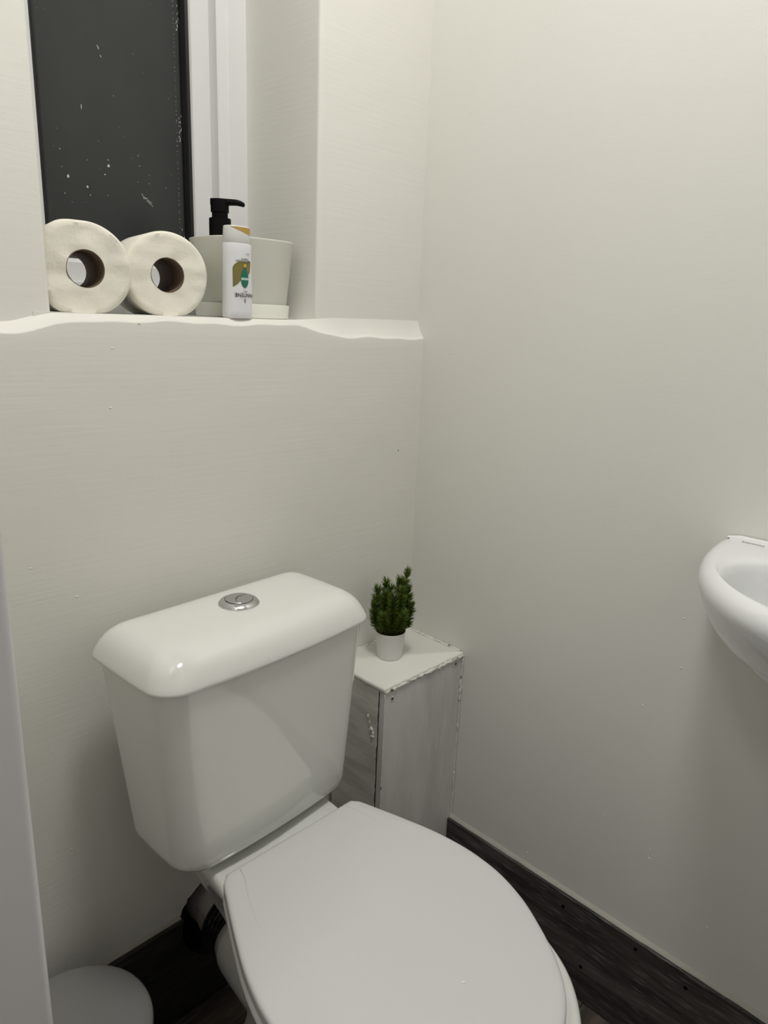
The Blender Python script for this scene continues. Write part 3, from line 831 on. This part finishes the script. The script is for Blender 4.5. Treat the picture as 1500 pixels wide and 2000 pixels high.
# ------------------------------------------------------------------ planter with tray, dispenser, bottle
pt = empty('planter', (-0.304, 0.094, SZ), 'cream white rounded square planter on a tray on the window sill', 'planter', rz=0.0)
def squircle(r, z, n=72, p=2.9, rot=0.0):
    out = []
    for k in range(n):
        a = 2 * PI * k / n; c, s = math.cos(a), math.sin(a)
        x = r * math.copysign(abs(c) ** (2 / p), c); y = r * math.copysign(abs(s) ** (2 / p), s)
        out.append((x * math.cos(rot) - y * math.sin(rot), x * math.sin(rot) + y * math.cos(rot), z))
    return out
bm = bmesh.new()
loft(bm, [squircle(r, z) for r, z in ((.050, .004), (.0560, .004), (.0572, .006), (.0668, .105), (.0676, .1065), (.0672, .1078), (.0655, .1075), (.0560, .014), (.045, .010))])
obj('planter_body', bm, m_planter, pt, smooth=True, auto=50)
bm = bmesh.new()
loft(bm, [squircle(r, z) for r, z in ((.0595, 0.0), (.0610, .001), (.0625, .0185), (.0618, .0198), (.0600, .0190), (.0585, .0036))])
obj('planter_tray', bm, m_planter, pt, smooth=True, auto=50)

sd = empty('soap_dispenser', (-0.328, 0.112, SZ + 0.0105), 'soap bottle with a matte black pump standing inside the planter', 'dispenser')
ZB = SZ + 0.0105
bm = bmesh.new(); lathe(bm, [(0.0, 0.0), (.022, 0.0), (.024, .002), (.024, .080), (.021, .088), (.013, .093), (.0, .093)], 40, cap0=False, cap1=False)
obj('bottle_body', bm, m_bottle, sd, smooth=True, auto=50)
bm = bmesh.new(); lathe(bm, [(.0125, .092), (.0155, .0925), (.0155, .1255), (.0145, .1262)], 40)
obj('pump_collar', bm, m_black, sd, smooth=True, auto=40)
bm = bmesh.new(); lathe(bm, [(.0112, .125), (.0112, .1335), (.0128, .1340), (.0130, .1500), (.0128, .1515)], 40)
nb = bmesh.new()
# spout: flat topped beak
secs = []
dirx = scr_r * 1.0
for (d, hw_, zb_, zt_) in ((-.012, .0075, .1420, .1526), (-.004, .0085, .1420, .1528), (.008, .0072, .1436, .1526), (.018, .0062, .1440, .1524), (.0245, .0056, .1440, .1521), (.030, .0050, .1432, .1508), (.0335, .0044, .1424, .1492), (.0355, .0034, .1438, .1478)):
    c = dirx * d; sd_ = Vector((-dirx.y, dirx.x, 0))
    ring = []
    for k in range(16):
        a = 2 * PI * k / 16
        ring.append(tuple(c + sd_ * hw_ * math.copysign(abs(math.cos(a)) ** .6, math.cos(a)) + Vector((0, 0, (zb_ + zt_) / 2 + (zt_ - zb_) / 2 * math.copysign(abs(math.sin(a)) ** .6, math.sin(a))))))
    secs.append(ring)
loft(nb, secs); merge(bm, nb)
obj('pump_head', bm, m_black, sd, smooth=True, auto=50)

# shampoo bottle, standing on its cap end upside down print
SBX, SBY = -0.3605, 0.0225
sb_ = empty('shampoo_bottle', (SBX, SBY, SZ), 'slim white shampoo bottle with upside-down print, in front of the planter', 'bottle', rz=0.10)
BA, BB = 0.0215, 0.0150
def bsec(z, s=1.0, sx=None, p=2.35, n=64):
    out = []
    for k in range(n):
        a = 2 * PI * k / n; c, s_2 = math.cos(a), math.sin(a)
        out.append((BA * (sx or s) * math.copysign(abs(c) ** (2 / p), c), BB * s * math.copysign(abs(s_2) ** (2 / p), s_2), z))
    return out
bwid = lambda z: 1.02 - 0.06 * (z / 0.1)
bm = bmesh.new()
loft(bm, [bsec(0.0, .92), bsec(.0008, .97), bsec(.0022, 1.015), bsec(.01, bwid(.01)), bsec(.03, bwid(.03)), bsec(.06, bwid(.06)), bsec(.085, bwid(.085)), bsec(.0945, bwid(.09)), bsec(.0958, .94), bsec(.0960, .90)])
obj('bottle_body', bm, m_bottle, sb_, smooth=True, auto=50)
bm = bmesh.new()
loft(bm, [bsec(.0958, .905), bsec(.0966, .93), bsec(.108, .90), bsec(.1150, .875), bsec(.1168, .86), bsec(.1175, .82)])
cp = obj('bottle_cap', bm, m_cap, sb_, smooth=True, auto=50)
# surface helper: front of bottle at (x,z)
def surf(x, z, off=0.0003):
    s = bwid(z); p = 2.35; a_, b_ = BA * s, BB * s
    u = min(abs(x) / a_, 0.999)
    return -(b_ * (1 - u ** p) ** (1 / p)) - off
def printed(name, polys, m, off=0.0003):
    """polys: list of outlines in label space (x right, z up)"""
    bm = bmesh.new()
    for pl in polys:
        vs = [bm.verts.new((x, surf(x, z, off), z)) for x, z in pl]
        f = bm.faces.new(vs)
    bmesh.ops.triangulate(bm, faces=bm.faces)
    for _ in range(3):
        long = [e for e in bm.edges if e.calc_length() > 0.0016]
        if not long: break
        bmesh.ops.subdivide_edges(bm, edges=long, cuts=1)
        bmesh.ops.triangulate(bm, faces=bm.faces)
    for v in bm.verts: v.co.y = surf(v.co.x, v.co.z, off)
    r = bmesh.ops.extrude_face_region(bm, geom=bm.faces[:])
    for v in [g for g in r['geom'] if isinstance(g, bmesh.types.BMVert)]: v.co.y -= 0.0001
    return obj(name, bm, m, sb_)
printed('olive_swoosh', [[(-.0165, .0400), (-.0165, .0640), (-.0150, .0680), (-.0115, .0710), (-.0070, .0730), (.0125, .0730), (.0105, .0600), (.0050, .0540), (-.0050, .0500), (-.0105, .0440)]], m_olive, .0002)
drop = []
for k in range(28):
    a = 2 * PI * k / 28
    drop.append((0.0005 + 0.0068 * math.sin(a) * (1 if math.cos(a) < 0 else (1 - 0.35 * math.cos(a))), .0525 + (0.0130 if math.cos(a) > 0 else 0.0128) * math.cos(a)))
printed('green_drop', [drop], m_green, .0006)
printed('mint_band', [[(-.0060, .0495), (.0068, .0495), (.0068, .0525), (-.0060, .0525)]], m_mint, .0009)
printed('gold_drop_tip', [[(-.002, .0665), (.0000, .0655), (.003, .0665), (.0035, .069), (.0015, .0705), (-.0012, .0695)]], m_yellow, .0009)
def text_on(name, s, cx_, cz_, size, m, flip=True):
    cu = bpy.data.curves.new('t', 'FONT'); cu.body = s; cu.size = size; cu.align_x = 'CENTER'; cu.align_y = 'CENTER'; cu.offset = size * 0.008
    to = bpy.data.objects.new('t', cu); COL.objects.link(to)
    bpy.context.view_layer.update()
    me = bpy.data.meshes.new_from_object(to.evaluated_get(bpy.context.evaluated_depsgraph_get()))
    bm = bmesh.new(); bm.from_mesh(me)
    COL.objects.unlink(to); bpy.data.objects.remove(to); bpy.data.meshes.remove(me)
    bmesh.ops.triangulate(bm, faces=bm.faces)
    for v in bm.verts:
        x, y = v.co.x, v.co.y
        if flip: x, y = -x, -y
        X, Z = cx_ + x, cz_ + y
        v.co = Vector((X, surf(X, Z, .0009), Z))
    r = bmesh.ops.extrude_face_region(bm, geom=bm.faces[:])
    for v in [g for g in r['geom'] if isinstance(g, bmesh.types.BMVert)]: v.co.y -= 0.0001
    return obj(name, bm, m, sb_)
text_on('brand_lettering', 'PANTENE', 0.0005, .0305, .0072, m_ink)
text_on('small_lettering', 'PRO-V', 0.0005, .0352, .0026, m_pink)
text_on('small_lettering', 'SMOOTH & SLEEK', -0.001, .0737, .0030, m_ink)
text_on('small_lettering', 'SHAMPOO', 0.001, .0762, .0026, m_ink)
text_on('small_lettering', '200 ml', 0.006, .0830, .0024, m_greyp)
printed('leaf_emblem', [[(.0002, .0205), (-.0012, .0225), (-.0010, .0248), (.0010, .0262), (.0022, .0240), (.0018, .0220)]], m_greyp, .0006)
# gold accent wrapped on the cap
bm = bmesh.new(); vs = []
def capsurf(x, z):
    s = .93 - (z - .0966) * 2.6; p = 2.35; u = min(abs(x) / (BA * s), .999)
    return -(BB * s * (1 - u ** p) ** (1 / p)) - .0002
gp = []
M_ = 14
for i in range(M_ + 1):
    x = -.0165 + .0335 * i / M_
    zt = .1160; zb = .1158 - .0105 * (i / M_) ** 0.8 if i < M_ - 1 else .1075 + .002 * (i - M_ + 2)
    gp.append((x, zt, min(zb, zt - .0002)))
top = [bm.verts.new((x, capsurf(x, zt), zt)) for x, zt, zb in gp]; bot = [bm.verts.new((x, capsurf(x, zb), zb)) for x, zt, zb in gp]
for i in range(M_): bm.faces.new((top[i], top[i + 1], bot[i + 1], bot[i]))
r = bmesh.ops.extrude_face_region(bm, geom=bm.faces[:])
for v in [g for g in r['geom'] if isinstance(g, bmesh.types.BMVert)]: v.co.y += 0.0006
o = obj('gold_accent', bm, m_gold); o.parent = cp

# ------------------------------------------------------------------ wash basin on the right wall
ws = empty('wash_basin', (0.0, -0.72, 0.66), 'white wall-hung wash basin on the right wall, cut off by the frame', 'basin')
BY0 = -0.722
def D(hw, prot, xb, z, yc=BY0, n=2.1, N1=56, N2=14, tilt=0.0):
    out = []
    for k in range(N1 + 1):
        a = PI * k / N1; c, s = math.cos(a), math.sin(a)
        out.append((xb - (prot) * (abs(s) ** (2 / n)), yc + hw * math.copysign(abs(c) ** (2 / n), c), z))
    for k in range(1, N2):
        out.append((xb, yc - hw + 2 * hw * k / N2, z))
    return out
def D2(hw, prot, xb, z, yc=BY0, N1=56, N2=14):
    out = []; cxm = xb - prot * .40; n = 2.25
    for k in range(N1 + 1):
        a = PI * k / N1; c, s = math.cos(a), math.sin(a)
        out.append((cxm - prot * .60 * (abs(s) ** (2 / n)), yc + hw * math.copysign(abs(c) ** (2 / n), c), z))
    for k in range(1, N2):
        a = PI + PI * k / N2; c, s = math.cos(a), math.sin(a)
        out.append((cxm + prot * .40 * (abs(s) ** (2 / n)), yc + hw * math.copysign(abs(c) ** (2 / n), c), z))
    return out
bm = bmesh.new()
X0 = -0.0012
rows = [D(.060, .057, X0, .705), D(.10, .105, X0, .710), D(.130, .147, X0, .722), D(.152, .185, X0, .742), D(.168, .217, X0, .764), D(.182, .240, X0, .790), D(.189, .2535, X0, .813), D(.190, .2565, X0, .822),
        D(.188, .2545, X0, .830), D(.185, .2515, X0, .8350), D(.1805, .2465, X0, .8385), D(.176, .240, X0 - .004, .8402), *[[tuple(p[i] + (q[i] - p[i]) * f for i in (0, 1)) + (z,) for p, q in zip(D(.176, .240, X0 - .004, 0), D2(.1430, .182, -.046, 0))] for f, z in ((.25, .8404), (.5, .8402), (.75, .8395))],
        D2(.1430, .182, -.046, .8378), D2(.1395, .177, -.048, .834), D2(.136, .172, -.050, .826), D2(.132, .166, -.053, .808),
        D2(.126, .158, -.056, .785), D2(.115, .146, -.062, .762), D2(.098, .124, -.070, .743), D2(.062, .085, -.088, .731), D2(.02, .025, -.12, .727)]
loft(bm, rows)
bs = obj('basin_bowl', bm, m_basin, smooth=True, auto=70); local(bs, ws)
# raised back ledge along the wall
bm = bmesh.new()
secs = []
for i in range(25):
    y = BY0 + .1815 - .363 * i / 24; e = 1 - abs(i - 12) / 12; h = .0050 * min(1, e * 8 + .35)
    secs.append([(X0, y, .836), (-.0075, y, .8395), (-.006, y, .8395 + h * .55), (-.0035, y, .839 + h * .95), (X0, y, .839 + h)])
loft(bm, secs); local(obj('back_ledge', bm, m_basin, smooth=True, auto=50), ws)
bm = bmesh.new()
for k in range(9):
    y = -0.5625 - k * 0.0030
    nb = bmesh.new(); box(nb, (-.0165, y - .0009, .8402), (-.0140, y + .0009, .8408)); merge(bm, nb)
local(obj('printed_mark', bm, m_greyp), ws)
bm = bmesh.new(); lathe(bm, [(.020, .7275), (.021, .7295), (.014, .7300), (.012, .7285)], 32, (-.132, BY0, 0))
local(obj('drain', bm, m_chrome, smooth=True, auto=40), ws)
# tap, outside the frame but part of the basin's place
bm = bmesh.new(); lathe(bm, [(.020, .839), (.020, .845), (.015, .848), (.014, .90), (.016, .905), (.016, .925), (.010, .930)], 32, (-.035, BY0 - .03, 0))
tp = obj('tap', bm, m_chrome, smooth=True, auto=40); local(tp, ws)
bm = bmesh.new(); box(bm, (-.13, BY0 - .040, .868), (-.035, BY0 - .020, .884), .005, 3)
o = obj('spout', bm, m_chrome, smooth=True, auto=40); o.parent = tp
